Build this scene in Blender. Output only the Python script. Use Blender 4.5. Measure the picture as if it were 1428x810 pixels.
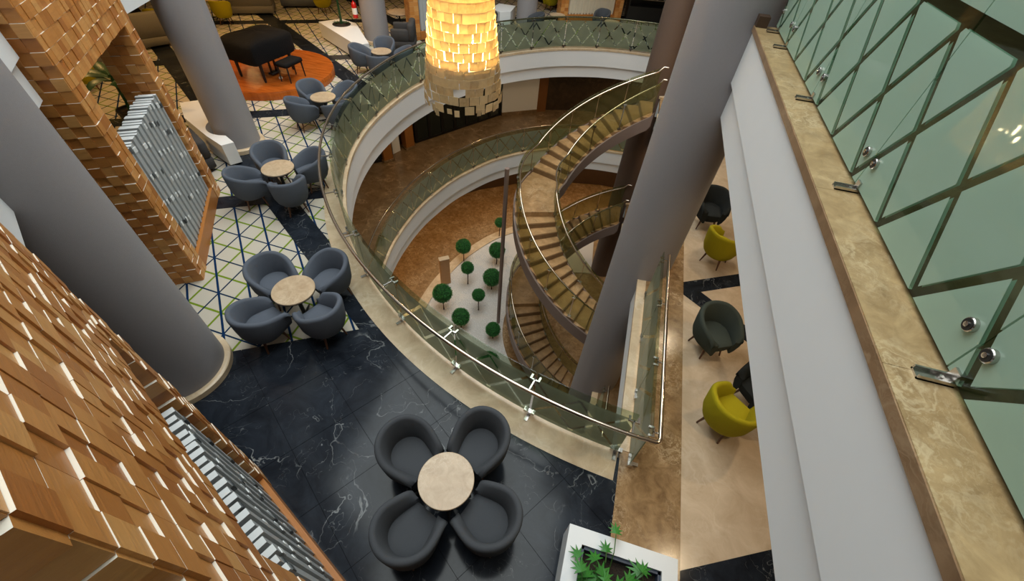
import bpy, math, random
from math import sin, cos, pi, radians, sqrt, atan2, hypot
from mathutils import Vector, Matrix
random.seed(7)
for o in list(bpy.data.objects):
    bpy.data.objects.remove(o)
sc = bpy.context.scene
col = sc.collection

# ------------------------------------------------------------------ camera, world, light, exposure
CAM = Vector((0, 0, 5.2)); FPX = 583.51
RC = Matrix(((0.95819269, 0.245761, -0.14652066), (0.27958129, -0.69532229, 0.66208852), (0.06083645, -0.67537281, -0.73496292)))
cd = bpy.data.cameras.new('camera'); cam = bpy.data.objects.new('camera', cd); col.objects.link(cam)
cd.sensor_fit = 'HORIZONTAL'; cd.sensor_width = 36; cd.lens = FPX / 1428 * 36; cd.clip_start = .02; cd.clip_end = 200
mw = Matrix.Identity(4)
for i in range(3):
    mw[i][0] = RC[i][0]; mw[i][1] = -RC[i][1]; mw[i][2] = -RC[i][2]; mw[i][3] = CAM[i]
cam.matrix_world = mw
sc.camera = cam
w = bpy.data.worlds.new('world'); sc.world = w; w.use_nodes = True
w.node_tree.nodes['Background'].inputs[0].default_value = (.9, .97, 1, 1)
w.node_tree.nodes['Background'].inputs[1].default_value = .25
vs = sc.view_settings
vs.view_transform = 'Standard'; vs.look = 'None'; vs.gamma = 1; vs.use_curve_mapping = False; vs.exposure = -0.22

def area(name, loc, sx, sy, e, c, rot=(0, 0, 0)):
    l = bpy.data.lights.new(name, 'AREA'); l.shape = 'RECTANGLE'; l.size = sx; l.size_y = sy; l.energy = e; l.color = c
    o = bpy.data.objects.new(name, l); col.objects.link(o); o.location = loc; o.rotation_euler = rot; return o
def point(name, loc, e, c, r=.08):
    l = bpy.data.lights.new(name, 'POINT'); l.energy = e; l.color = c; l.shadow_soft_size = r
    o = bpy.data.objects.new(name, l); col.objects.link(o); o.location = loc; return o
def spot(name, loc, e, c, ang=120, r=.06, blend=.6):
    l = bpy.data.lights.new(name, 'SPOT'); l.energy = e; l.color = c; l.shadow_soft_size = r; l.spot_size = radians(ang); l.spot_blend = blend
    o = bpy.data.objects.new(name, l); col.objects.link(o); o.location = loc; return o
WARM = (1, .70, .38); WARM2 = (1, .78, .50); AMBER = (1, .58, .20); AMBER2 = (1, .64, .30)
area('skylight', (-2.8, 7.5, 12.5), 9, 17, 2700, (.93, 1, .985))
# added warm spots without fixtures, aimed across the void to warm the fascia
for tgt in ((-6.0, 11.5, -.6), (-2.5, 17.6, -.6), (-4.5, 6.0, -4.6)):
    o = spot('added_warm_spot', (1.0, 9.0, 3.3), 260, (1, .72, .46), 75, .1, .8)
    o.rotation_euler = (Vector(tgt) - Vector((1.0, 9.0, 3.3))).to_track_quat('-Z', 'Y').to_euler()
# recessed downlights under the upper floor (left and far seating areas)
for p in [(-9.5, 5.2), (-12, 7.5), (-10.2, 9.2), (-13.5, 10.5), (-9.2, 12.4), (-12.3, 13.5), (-14.8, 14.5), (-9.5, 16.2), (-5.0, 21.0), (-1.5, 20.6)]:
    spot('downlight', (p[0], p[1], 2.9), 115 if p[1] < 20 else 40, AMBER, 150)
# downlights over the side aisle
for p in [(2.6, 2.2), (3.0, 4.4), (2.4, 6.9), (3.2, 9.0), (2.4, 12), (2.0, 15.5)]:
    spot('downlight', (p[0], p[1], 2.9), 65, WARM2, 150)
# downlights of the two lower galleries
for a in (100, 118, 136, 154, 172, 190, 210, 235):
    for r, z, e, c in ((9.2, -1.15, 50, WARM), (9.0, -5.15, 95, AMBER2)):
        spot('downlight', (1.42 + r * cos(radians(a)), 10.05 + r * sin(radians(a)), z), e, c, 150)
for p in [(3.2, 5, -1.15), (3.2, 10, -1.15), (2.4, 14, -1.15), (3.2, 5, -5.15), (3.4, 10, -5.15), (2.6, 15, -5.15), (.9, 20, -1.15), (1.2, 18.5, -5.15)]:
    spot('downlight', p, 70, WARM, 150)

# ------------------------------------------------------------------ materials
MATS = {}
def new_mat(name):
    m = bpy.data.materials.new(name); m.use_nodes = True; nt = m.node_tree; nt.nodes.clear()
    out = nt.nodes.new('ShaderNodeOutputMaterial'); MATS[name] = m
    return m, nt, out
class G:
    def __init__(s, nt): s.nt = nt
    def n(s, t, ins=None, **kw):
        nd = s.nt.nodes.new(t)
        for k, v in kw.items(): setattr(nd, k, v)
        for k, v in (ins or {}).items():
            if isinstance(v, bpy.types.NodeSocket): s.nt.links.new(v, nd.inputs[k])
            else: nd.inputs[k].default_value = v
        return nd
    def math(s, op, a, b=0.0, c=0.0):
        return s.n('ShaderNodeMath', {0: a, 1: b, 2: c}, operation=op).outputs[0]
    def mix(s, f, a, b):
        nd = s.n('ShaderNodeMix', data_type='RGBA')
        for i, v in ((0, f), (6, a), (7, b)):
            if isinstance(v, bpy.types.NodeSocket): s.nt.links.new(v, nd.inputs[i])
            else: nd.inputs[i].default_value = v if i == 0 else (*v[:3], 1)
        return nd.outputs[2]
    def ramp(s, f, stops):
        nd = s.n('ShaderNodeValToRGB', {0: f}); cr = nd.color_ramp
        while len(cr.elements) < len(stops): cr.elements.new(.5)
        for e, (p, c) in zip(cr.elements, stops): e.position = p; e.color = (*c[:3], 1)
        return nd.outputs[0]
    def pos(s): return s.n('ShaderNodeNewGeometry').outputs['Position']
    def noise(s, vec, sc_, det=4, dist=0., rough=.55):
        return s.n('ShaderNodeTexNoise', {'Vector': vec, 'Scale': sc_, 'Detail': det, 'Distortion': dist, 'Roughness': rough}).outputs[0]
    def bump(s, h, st, d=.02): return s.n('ShaderNodeBump', {'Strength': st, 'Distance': d, 'Height': h}).outputs[0]
def L(r, g, b):
    f = lambda c: (c / 255 / 12.92) if c / 255 <= .04045 else ((c / 255 + .055) / 1.055) ** 2.4
    return (f(r), f(g), f(b))
def finish(g, out, colr, rough, metal=0., nrm=None, spec=.5, coat=0.):
    b = g.n('ShaderNodeBsdfPrincipled', {'Roughness': rough, 'Metallic': metal, 'Specular IOR Level': spec, 'Coat Weight': coat})
    if isinstance(colr, bpy.types.NodeSocket): g.nt.links.new(colr, b.inputs['Base Color'])
    else: b.inputs['Base Color'].default_value = (*colr[:3], 1)
    if nrm is not None: g.nt.links.new(nrm, b.inputs['Normal'])
    g.nt.links.new(b.outputs[0], out.inputs[0]); return b
def plain(name, c, rough=.5, metal=0., var=.12, scl=6., spec=.5, bump=0., bscale=60.):
    m, nt, out = new_mat(name); g = G(nt); p = g.pos()
    nz = g.noise(p, scl, 4)
    cc = g.mix(nz, tuple(x * (1 - var) for x in c), tuple(min(1, x * (1 + var)) for x in c))
    nr = g.bump(g.noise(p, bscale, 2), bump) if bump else None
    finish(g, out, cc, rough, metal, nr, spec); return m
def marble(name, c1, c2, vein, vw=.03, scl=1.2, rough=.15, vscale=1.6, vamt=.7, spec=.5, rvar=.1):
    m, nt, out = new_mat(name); g = G(nt); p = g.pos()
    warp = g.n('ShaderNodeTexNoise', {'Vector': p, 'Scale': scl * 1.3, 'Detail': 5.}).outputs[1]
    pv = g.n('ShaderNodeVectorMath', {0: p, 1: warp}, operation='ADD').outputs[0]
    base = g.mix(g.ramp(g.noise(p, scl * 2.2, 8, .8, .65), [(.32, (0, 0, 0)), (.68, (1, 1, 1))]), c1, c2)
    n1 = g.noise(pv, vscale, 3, .4)
    v1 = g.math('SUBTRACT', 1., g.math('DIVIDE', g.math('ABSOLUTE', g.math('SUBTRACT', n1, .5)), vw)); v1 = g.math('MAXIMUM', v1, 0.)
    n2 = g.noise(pv, vscale * 3.1, 3, .6)
    v2 = g.math('MAXIMUM', g.math('SUBTRACT', 1., g.math('DIVIDE', g.math('ABSOLUTE', g.math('SUBTRACT', n2, .52)), vw * .8)), 0.)
    brk = g.ramp(g.noise(p, 1.7, 3), [(.42, (0, 0, 0)), (.62, (1, 1, 1))])
    v = g.math('MULTIPLY', g.math('MAXIMUM', v1, g.math('MULTIPLY', v2, .55)), g.math('MULTIPLY', brk, vamt))
    c = g.mix(v, base, vein)
    rg = g.math('ADD', rough, g.math('MULTIPLY', g.noise(p, 5, 3), rvar))
    finish(g, out, c, rg, spec=spec); return m
marble('black_marble', L(22, 25, 31), L(42, 47, 55), L(165, 167, 168), .0045, 1.0, .10, .7, .7, spec=.2, rvar=.06)
marble('brown_marble', L(118, 90, 60), L(164, 132, 94), L(206, 178, 142), .04, 3.0, .16, 3.4, .75)
marble('gallery_marble', L(104, 84, 60), L(134, 110, 82), L(190, 160, 125), .03, 1.2, .14, 1.5, .5)
marble('cream_marble', L(186, 160, 128), L(214, 192, 160), L(232, 218, 196), .04, 1.5, .25, 2.0, .4)
marble('pale_floor', L(190, 166, 138), L(214, 192, 166), L(224, 208, 186), .03, 1.2, .16, 1.3, .35)
marble('ledge_marble', L(138, 112, 76), L(178, 150, 108), L(206, 186, 150), .05, 3.5, .3, 4.0, .6)
marble('ledge_edge', L(120, 92, 66), L(150, 120, 90), L(170, 145, 115), .04, 2.0, .3, 2.6, .5)
marble('shaded_riser_marble', L(112, 86, 58), L(142, 112, 80), L(150, 124, 94), .035, 1.6, .3, 1.8, .4)  # stair marble darkened: riser shadow lines put into the colour
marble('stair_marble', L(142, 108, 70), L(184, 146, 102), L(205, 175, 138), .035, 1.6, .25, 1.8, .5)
marble('table_marble', L(168, 142, 112), L(196, 172, 142), L(216, 198, 172), .05, 3.5, .3, 5., .5)
marble('dark_wall_marble', L(44, 34, 26), L(72, 56, 42), L(110, 90, 68), .03, 1.2, .3, 1.5, .4)
plain('white_paint', L(226, 227, 228), .55, var=.015)
plain('ceiling_paint', L(205, 200, 195), .7, var=.02)
plain('column_paint', L(148, 144, 146), .6, var=.04, scl=40, bump=.25, bscale=260)
plain('column_brown', L(98, 80, 70), .6, var=.05, scl=30, bump=.2, bscale=200)
plain('stringer_paint', L(128, 110, 102), .5, var=.04)
plain('steel', (.55, .52, .49), .24, 1., var=.03)
plain('rail_metal', (.62, .52, .42), .2, 1., var=.03)
plain('brass', (.70, .47, .28), .22, 1., var=.05)
plain('dark_metal', (.02, .02, .022), .35, .3)
plain('black_lacquer', (.008, .008, .009), .38)
plain('black_cloth', (.006, .006, .007), .85, bump=.4, bscale=25, spec=.2)
plain('fabric_blue', L(92, 97, 107), .92, var=.1, scl=90, bump=.35, bscale=380, spec=.15)
plain('fabric_blue_shaded', L(74, 76, 80), .92, var=.1, scl=90, bump=.35, bscale=380, spec=.15)  # same fabric as the blue-grey one, its dimmer light put into the colour
plain('fabric_black', L(40, 43, 44), .92, var=.1, scl=90, bump=.35, bscale=380, spec=.15)
plain('fabric_green', L(66, 73, 68), .92, var=.1, scl=90, bump=.35, bscale=380, spec=.15)
plain('fabric_yellow', L(166, 154, 24), .85, var=.1, scl=80, bump=.3, bscale=300, spec=.2)
plain('fabric_grey', L(128, 124, 116), .92, var=.14, scl=60, bump=.35, bscale=300, spec=.15)
plain('fabric_darkgrey', L(70, 68, 68), .92, var=.1, scl=60, bump=.35, bscale=300, spec=.15)
plain('leg_wood', L(92, 58, 38), .45, var=.2, scl=30)
plain('tan_wood', L(176, 128, 78), .4, var=.12, scl=10)
plain('gallery_wood', L(150, 98, 46), .4, var=.15, scl=8)
plain('slat_grey', L(168, 171, 172), .55, var=.05)
plain('slat_cream', L(206, 196, 176), .55, var=.05)
plain('white_inlay_lit_top', L(222, 224, 224), .5, var=.02)
plain('inlay_dark', L(70, 74, 76), .5, var=.05)
plain('pebble', L(232, 228, 224), .8, var=.12, scl=30)
plain('gravel_bed', L(214, 208, 202), .9, var=.15, scl=60, bump=.6, bscale=90)
plain('soil', L(46, 36, 28), .95, var=.4, scl=40, bump=.8, bscale=60)
plain('leaf', L(52, 120, 42), .45, var=.3, scl=14)
plain('leaf_dark', L(28, 66, 34), .45, var=.3, scl=10)
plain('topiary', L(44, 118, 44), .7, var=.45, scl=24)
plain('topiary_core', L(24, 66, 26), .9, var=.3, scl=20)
plain('trunk', L(78, 56, 40), .8, var=.25, scl=20)
plain('stem', L(70, 110, 46), .6, var=.2, scl=20)
plain('red_paint', L(190, 24, 18), .3, var=.05)
plain('liner', L(58, 68, 84), .5, var=.05)
plain('wall_brown', L(70, 50, 34), .6, var=.2, scl=3)
plain('wall_wood', L(120, 76, 36), .5, var=.2, scl=3)
plain('wall_tan', L(176, 150, 116), .7, var=.05)
plain('glazing_dark', L(22, 30, 28), .15, var=.5, scl=50)
plain('frame_black', L(14, 15, 16), .4)
plain('pale_label', L(230, 228, 222), .6, var=.01)

def wood_block(name='wood_block', fixed=None):
    m, nt, out = new_mat(name); g = G(nt)
    oi = g.n('ShaderNodeObjectInfo'); tc = g.n('ShaderNodeTexCoord').outputs['Object']
    rnd = oi.outputs['Random'] if fixed is None else fixed
    off = g.n('ShaderNodeCombineXYZ', {0: g.math('MULTIPLY', rnd, 17.), 1: g.math('MULTIPLY', rnd, 9.), 2: 0.}).outputs[0]
    v = g.n('ShaderNodeVectorMath', {0: tc, 1: off}, operation='ADD').outputs[0]
    v = g.n('ShaderNodeVectorMath', {0: v, 1: (3., 30., 30.)}, operation='MULTIPLY').outputs[0]
    gr = g.noise(v, 1.6, 5, .6)
    base = g.ramp(rnd, [(0, L(176, 108, 48)), (.35, L(200, 134, 66)), (.7, L(212, 148, 80)), (1, L(224, 168, 100))])
    c = g.mix(g.math('MULTIPLY', gr, .5), base, L(150, 92, 42))
    finish(g, out, c, .42, nrm=g.bump(gr, .15)); return m
wood_block()
for k_, v_ in enumerate((.1, .5, .9)): wood_block('wood_tone_%d' % k_, v_)
plain('pale_lit_top', L(232, 224, 208), .5, var=.03)  # pale block tops, the skylight on them painted into the colour
def stage_wood():
    m, nt, out = new_mat('stage_wood'); g = G(nt); p = g.pos()
    v = g.n('ShaderNodeVectorMath', {0: p, 1: (1.2, 9., 1.)}, operation='MULTIPLY').outputs[0]
    c = g.ramp(g.noise(v, 1.5, 4, .3), [(.3, L(150, 72, 20)), (.7, L(190, 102, 38))])
    finish(g, out, c, .25)
stage_wood()
def carpet():
    m, nt, out = new_mat('carpet'); g = G(nt); p = g.pos(); s = g.n('ShaderNodeSeparateXYZ', {0: p})
    x, y = s.outputs[0], s.outputs[1]
    u = g.math('DIVIDE', g.math('ADD', g.math('MULTIPLY', g.math('ADD', x, y), .70711), 1.67), .425)
    v = g.math('DIVIDE', g.math('ADD', g.math('MULTIPLY', g.math('SUBTRACT', x, y), .70711), 5.11), .452)
    pp = lambda a, sc_: g.math('PINGPONG', a, sc_)
    lt = lambda a, b: g.math('LESS_THAN', a, b)
    main = lt(pp(u, .5), .04)
    d1 = g.math('ADD', u, v); d2 = g.math('SUBTRACT', u, v)
    nav = g.math('MAXIMUM', lt(pp(d1, 1.), .042), lt(pp(d2, 1.), .042))
    d1g = g.math('ADD', d1, 1.); d2g = g.math('ADD', d2, 1.)
    grn = g.math('MAXIMUM', lt(pp(d1g, 1.), .055), lt(pp(d2g, 1.), .055))
    fine = g.noise(p, 160, 2)
    cream = g.mix(fine, L(176, 167, 152), L(208, 198, 182))
    c = g.mix(grn, cream, L(112, 134, 34)); c = g.mix(nav, c, L(22, 46, 72)); c = g.mix(main, c, L(14, 44, 80))
    beta = g.math('ADD', g.math('MULTIPLY', x, -.53), g.math('MULTIPLY', y, .85))
    c = g.mix(lt(beta, 4.25), c, L(12, 13, 15))
    finish(g, out, c, .95, nrm=g.bump(fine, .3), spec=.1)
carpet()
def glass_mat(name, frost, clear_t, frostmix, s=.5, h=.72, v0=.05, wd=.055, pattern=True, gl=.06, topclear=False):
    m, nt, out = new_mat(name); g = G(nt)
    uv = g.n('ShaderNodeSeparateXYZ', {0: g.n('ShaderNodeUVMap').outputs[0]}); U, V = uv.outputs[0], uv.outputs[1]
    tr = g.n('ShaderNodeBsdfTransparent', {0: (*clear_t, 1)}).outputs[0]
    trf = g.n('ShaderNodeBsdfTransparent', {0: (*clear_t, 1)}).outputs[0]
    df = g.n('ShaderNodeBsdfDiffuse', {0: (*frost, 1)}).outputs[0]
    tl = g.n('ShaderNodeBsdfTranslucent', {0: (*frost, 1)}).outputs[0]
    body = g.n('ShaderNodeMixShader', {0: .4, 1: df, 2: tl}).outputs[0]
    fr = g.n('ShaderNodeMixShader', {0: frostmix, 1: trf, 2: body}).outputs[0]
    if pattern:
        q = g.math('DIVIDE', g.math('SUBTRACT', V, v0), h); pq = g.math('DIVIDE', U, s)
        a = g.math('PINGPONG', g.math('ADD', pq, q), .5); b = g.math('PINGPONG', g.math('SUBTRACT', pq, q), .5)
        ln = g.math('LESS_THAN', g.math('MINIMUM', a, b), wd)
        ins = g.math('MULTIPLY', g.math('GREATER_THAN', q, -.03), g.math('LESS_THAN', q, 1.03))
        band = g.math('MULTIPLY', g.math('GREATER_THAN', q, 1.03), g.math('LESS_THAN', q, 1.12))
        if topclear: band = g.math('GREATER_THAN', q, 1.06)
        mk = g.math('MAXIMUM', g.math('MULTIPLY', ln, ins), band)
        fr = g.n('ShaderNodeMixShader', {0: mk, 1: fr, 2: tr}).outputs[0]
    gs = g.n('ShaderNodeBsdfGlossy', {0: (1, 1, 1, 1), 'Roughness': .03}).outputs[0]
    fz = g.n('ShaderNodeLayerWeight', {0: .5}).outputs[1]
    fz = g.math('ADD', g.math('MULTIPLY', g.math('POWER', fz, 5.), .35), gl)
    o2 = g.n('ShaderNodeMixShader', {0: fz, 1: fr, 2: gs}).outputs[0]
    nt.links.new(o2, out.inputs[0])
glass_mat('frosted_upper', L(186, 212, 194), (.62, .76, .68), .88, s=.4825, h=.72, v0=.0, wd=.055, gl=.03)
glass_mat('frosted_guard', L(150, 156, 134), (.76, .82, .74), .66, s=.55, h=.72, v0=.06, wd=.05, gl=.02, topclear=True)
glass_mat('stair_glass', L(140, 140, 96), (.80, .80, .64), .14, pattern=False, gl=.025)
def capiz(name, c, tr=.5):
    m, nt, out = new_mat(name); g = G(nt)
    rnd = g.n('ShaderNodeObjectInfo').outputs['Random']; p = g.pos()
    cc = g.mix(g.math('MULTIPLY', g.noise(p, 14, 3), g.math('ADD', g.math('MULTIPLY', rnd, 1.0), .2)), c, (c[0] * .55, c[1] * .46, c[2] * .34))
    d = g.n('ShaderNodeBsdfDiffuse', {0: cc}).outputs[0]; t = g.n('ShaderNodeBsdfTranslucent', {0: cc}).outputs[0]
    mx = g.n('ShaderNodeMixShader', {0: tr, 1: d, 2: t}).outputs[0]
    gs = g.n('ShaderNodeBsdfGlossy', {0: (1, .95, .85, 1), 'Roughness': .2}).outputs[0]
    nt.links.new(g.n('ShaderNodeMixShader', {0: .08, 1: mx, 2: gs}).outputs[0], out.inputs[0])
capiz('capiz', L(246, 230, 192))
def emis(name, c, st):
    m, nt, out = new_mat(name); g = G(nt)
    nt.links.new(g.n('ShaderNodeEmission', {0: (*c, 1), 1: st}).outputs[0], out.inputs[0])
emis('bulb', (1, .80, .42), 90)
emis('cabinet_lamp', (.75, .87, 1), 6)

# ------------------------------------------------------------------ mesh helpers
class MB:
    def __init__(s): s.v = []; s.f = []; s.mi = []; s.uv = []
    def add(s, vs_, fs, mi=0, uv=None):
        k = len(s.v); s.v += [tuple(p) for p in vs_]; s.f += [tuple(i + k for i in f) for f in fs]; s.mi += [mi] * len(fs)
        s.uv += uv if uv else [(0, 0)] * len(vs_)
        return s
    def box(s, x0, x1, y0, y1, z0, z1, M=None, mi=0, top=None):
        v = [Vector(p) for p in ((x0, y0, z0), (x1, y0, z0), (x1, y1, z0), (x0, y1, z0), (x0, y0, z1), (x1, y0, z1), (x1, y1, z1), (x0, y1, z1))]
        if M: v = [M @ p for p in v]
        k = len(s.f); s.add(v, [(0, 3, 2, 1), (4, 5, 6, 7), (0, 1, 5, 4), (1, 2, 6, 5), (2, 3, 7, 6), (3, 0, 4, 7)], mi)
        if top is not None: s.mi[k + 1] = top
        return s
    def bevbox(s, x0, x1, y0, y1, z0, z1, b, M=None, mi=0):
        pr = []
        for z, i in ((z0, b), (z0 + b, 0), (z1 - b, 0), (z1 - b * .3, b * .35), (z1, b)):
            c = b
            X0, X1, Y0, Y1 = x0 + i, x1 - i, y0 + i, y1 - i
            pr.append([(X0 + c, Y0, z), (X1 - c, Y0, z), (X1, Y0 + c, z), (X1, Y1 - c, z), (X1 - c, Y1, z), (X0 + c, Y1, z), (X0, Y1 - c, z), (X0, Y0 + c, z)])
        s.loft(pr, M=M, mi=mi); return s
    def loft(s, rings, closed=True, caps=True, M=None, mi=0):
        n = len(rings[0]); vs_ = [Vector(p) for r in rings for p in r]
        if M: vs_ = [M @ p for p in vs_]
        fs = []
        for i in range(len(rings) - 1):
            for j in range(n if closed else n - 1):
                a, b = i * n + j, i * n + (j + 1) % n
                fs.append((a, b, b + n, a + n))
        if caps:
            fs.append(tuple(range(n - 1, -1, -1))); fs.append(tuple(range((len(rings) - 1) * n, len(rings) * n)))
        return s.add(vs_, fs, mi)
    def prism(s, poly, z0, z1, mi=0, top=None):
        a = sum(poly[i][0] * poly[(i + 1) % len(poly)][1] - poly[(i + 1) % len(poly)][0] * poly[i][1] for i in range(len(poly)))
        if a < 0: poly = poly[::-1]
        k = len(s.f)
        s.loft([[(x, y, z0) for x, y in poly], [(x, y, z1) for x, y in poly]], mi=mi)
        if top is not None: s.mi[-1] = top
        return s
    def lathe(s, prof, seg=32, c=(0, 0), a0=0, a1=2 * pi, caps=True, mi=0, M=None):
        return s.loft([[(c[0] + r * cos(2 * pi * j / seg), c[1] + r * sin(2 * pi * j / seg), z) for j in range(seg)] for r, z in prof], caps=caps, mi=mi, M=M)
    def tube(s, path, r, seg=10, caps=True, mi=0):
        P = [Vector(p) for p in path]; rings = []; up = Vector((0, 0, 1))
        for i, p in enumerate(P):
            t = (P[min(i + 1, len(P) - 1)] - P[max(i - 1, 0)]).normalized()
            a = t.cross(up)
            a = a.normalized() if a.length > 1e-3 else Vector((1, 0, 0))
            if i and a.dot(pa) < 0: a = -a
            pa = a; b = a.cross(t)
            rr = r[i] if isinstance(r, (list, tuple)) else r
            rings.append([p + (a * cos(2 * pi * j / seg) + b * sin(2 * pi * j / seg)) * rr for j in range(seg)])
        return s.loft(rings, caps=caps, mi=mi)
    def mesh(s, name, mats, smooth=None):
        me = bpy.data.meshes.new(name); me.from_pydata(s.v, [], s.f)
        for m in (mats if isinstance(mats, (list, tuple)) else [mats]): me.materials.append(MATS[m])
        me.polygons.foreach_set('material_index', s.mi)
        if any(u != (0, 0) for u in s.uv):
            ul = me.uv_layers.new(name='UVMap')
            for lp in me.loops: ul.data[lp.index].uv = s.uv[lp.vertex_index]
        if smooth is not None:
            me.polygons.foreach_set('use_smooth', [True] * len(me.polygons)); me.set_sharp_from_angle(angle=radians(smooth))
        me.update(); return me
    def build(s, name, mats, parent=None, smooth=None, M=None):
        return link(name, s.mesh(name, mats, smooth), parent, M)
def link(name, me, parent=None, M=None):
    o = bpy.data.objects.new(name, me); col.objects.link(o)
    if parent: o.parent = parent
    if M is not None: o.matrix_local = M
    return o
def tag(o, label=None, cat=None, group=None, kind=None):
    for k, v in (('label', label), ('category', cat), ('group', group), ('kind', kind)):
        if v: o[k] = v
    return o
def thing(name, label, cat, loc=(0, 0, 0), rz=0, group=None):
    o = bpy.data.objects.new(name, None); col.objects.link(o); o.empty_display_size = .1
    o.location = loc; o.rotation_euler = (0, 0, rz); return tag(o, label, cat, group)
def copy_tree(o, parent=None):
    c = o.copy(); col.objects.link(c); c.parent = parent
    for ch in o.children: copy_tree(ch, c)
    return c
def struct(o): o['kind'] = 'structure'; return o
def T(x, y, z=0, rz=0): return Matrix.Translation((x, y, z)) @ Matrix.Rotation(rz, 4, 'Z')
def clip(poly, n, c):
    out = []
    for i in range(len(poly)):
        p, q = poly[i], poly[(i + 1) % len(poly)]; dp = p[0] * n[0] + p[1] * n[1] - c; dq = q[0] * n[0] + q[1] * n[1] - c
        if dp >= 0: out.append(p)
        if (dp >= 0) != (dq >= 0):
            t = dp / (dp - dq); out.append((p[0] + t * (q[0] - p[0]), p[1] + t * (q[1] - p[1])))
    return out
def parea(p): return abs(sum(p[i][0] * p[(i + 1) % len(p)][1] - p[(i + 1) % len(p)][0] * p[i][1] for i in range(len(p)))) / 2 if len(p) > 2 else 0
def project(p):
    d = Vector(p) - CAM; c = RC.transposed() @ d
    return (714 + FPX * c[0] / c[2], 405 + FPX * c[1] / c[2], c[2]) if c[2] > .05 else (-9e3, -9e3, 9e3)

# ------------------------------------------------------------------ the round void
CX, CY, X0 = 1.42, 10.05, 1.02
RT = [(86, 7.72), (96, 7.77), (110, 7.93), (122, 7.96), (138, 7.86), (152, 7.68), (166, 7.55), (180, 7.5), (200, 7.54), (230, 7.55), (275, 7.55)]
def rv(a):
    for i in range(len(RT) - 1):
        if a <= RT[i + 1][0]:
            (a0, r0), (a1, r1) = RT[i], RT[i + 1]; t = (a - a0) / (a1 - a0); t = max(0, t); t = t * t * (3 - 2 * t) * .5 + t * .5
            return r0 + (r1 - r0) * t
    return RT[-1][1]
def vp(a, dr=0.): r = rv(a) + dr; return (CX + r * cos(radians(a)), CY + r * sin(radians(a)))
A0, A1 = 93.0, 266.9
ANG = [A0 + (A1 - A0) * i / 120 for i in range(121)]
def clampx(p): return (min(p[0], X0), p[1])
def sweep(mb, prof, angs=ANG, closed=True, mi=0):
    mb.loft([[(*clampx(vp(a, dr)), z) for dr, z in prof] for a in angs], closed=closed, caps=closed, mi=mi); return mb
XL, XR, YN, YF = -25., 9., -7., 29.
def outer(a):
    if a == ANG[0]: return (X0, YF)
    if a == ANG[-1]: return (X0, YN)
    dx, dy = cos(radians(a)), sin(radians(a)); t = 1e9
    if dx < 0: t = min(t, (XL - CX) / dx)
    if dy > 0: t = min(t, (YF - CY) / dy)
    if dy < 0: t = min(t, (YN - CY) / dy)
    return (min(CX + t * dx, X0), CY + t * dy)
def slab(name, z0, z1, m, dr=0.):
    mb = MB(); rings = []
    for a in ANG:
        i = clampx(vp(a, dr)); o = outer(a)
        rings.append([(*i, z0), (*o, z0), (*o, z1), (*i, z1)])
    mb.loft(rings); return struct(mb.build(name, m))
def fascia(name, z):
    mb = MB(); sweep(mb, [(.02, z - .05), (.02, z - .6), (.1, z - .62), (.1, z - 1.02), (.3, z - 1.02), (.3, z - .05)])
    for y0, y1 in ((2.45, 12.75), (14.0, 17.9)):
        mb.box(X0 + .02, X0 + .3, y0, y1, z - .61, z - .05); mb.box(X0 + .1, X0 + .3, y0, y1, z - 1.02, z - .6)
    return struct(mb.build(name, 'white_paint', smooth=30))
def edging(name, z, m='cream_marble'):
    mb = MB(); sweep(mb, [(0, z - .05), (.42, z - .05), (.42, z + .014), (0, z + .014)])
    for y0, y1 in ((2.5, 12.75), (14.0, 17.8)): mb.box(X0 - .02, X0 + .13, y0, y1, z - .05, z + .0135)
    return struct(mb.build(name, m, smooth=30))
main_floor = slab('floor', -.1, 0, 'carpet', .05)
edging('trim_1', 0); fascia('trim_2', 0)
slab('floor', -4.1, -4, 'gallery_marble', .05); edging('trim_3', -4); fascia('trim_4', -4)
slab('ceiling', -1.03, -1.0, 'ceiling_paint', .3); slab('ceiling', -5.03, -5.0, 'ceiling_paint', .3)
for z, m in ((0, 'brown_marble'), (-4, 'gallery_marble')):
    mb = MB(); mb.box(X0 + .02, 1.8, YN, YF, z - .1, z + .004); walk = struct(mb.build('floor', m))
    mb = MB(); mb.box(1.8, XR, YN, YF, z - .1, z + .004); aisle = struct(mb.build('floor', 'pale_floor' if z == 0 else m))
    if z == 0: aisle_main = aisle
    mb = MB(); mb.box(X0 + .3, XR, YN, YF, z - 1.03, z - 1.0); struct(mb.build('ceiling', 'ceiling_paint'))
mb = MB(); mb.box(XL, XR, YN, YF, -8.1, -8); struct(mb.build('floor', 'brown_marble'))
# dark stone beams in the pale aisle floor
for poly in ([(1.8, 5.58), (1.8, 5.9), (3.4, 6.82), (3.4, 6.5)], [(1.8, 5.58), (2.1, 5.75), (3.4, 4.75), (3.4, 4.42)], [(1.8, .2), (1.8, 1.38), (3.6, 2.3), (3.6, .2)]):
    MB().prism(poly, 0, .007).build('stone_beam', 'black_marble', aisle_main)
# outer walls
mb = MB(); mb.box(XL - .3, XL, YN, YF, -8, 13); struct(mb.build('wall_left', 'wall_brown'))
mb = MB(); mb.box(XL, XR, YF, YF + .3, -8, 13); struct(mb.build('wall_far', 'wall_brown'))
mb = MB(); mb.box(XR, XR + .3, YN, YF, -8, 13); struct(mb.build('wall_right', 'wall_tan'))
mb = MB(); mb.box(XL, XR, YN - .3, YN, -8, 13); struct(mb.build('wall_near', 'wall_tan'))
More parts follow.
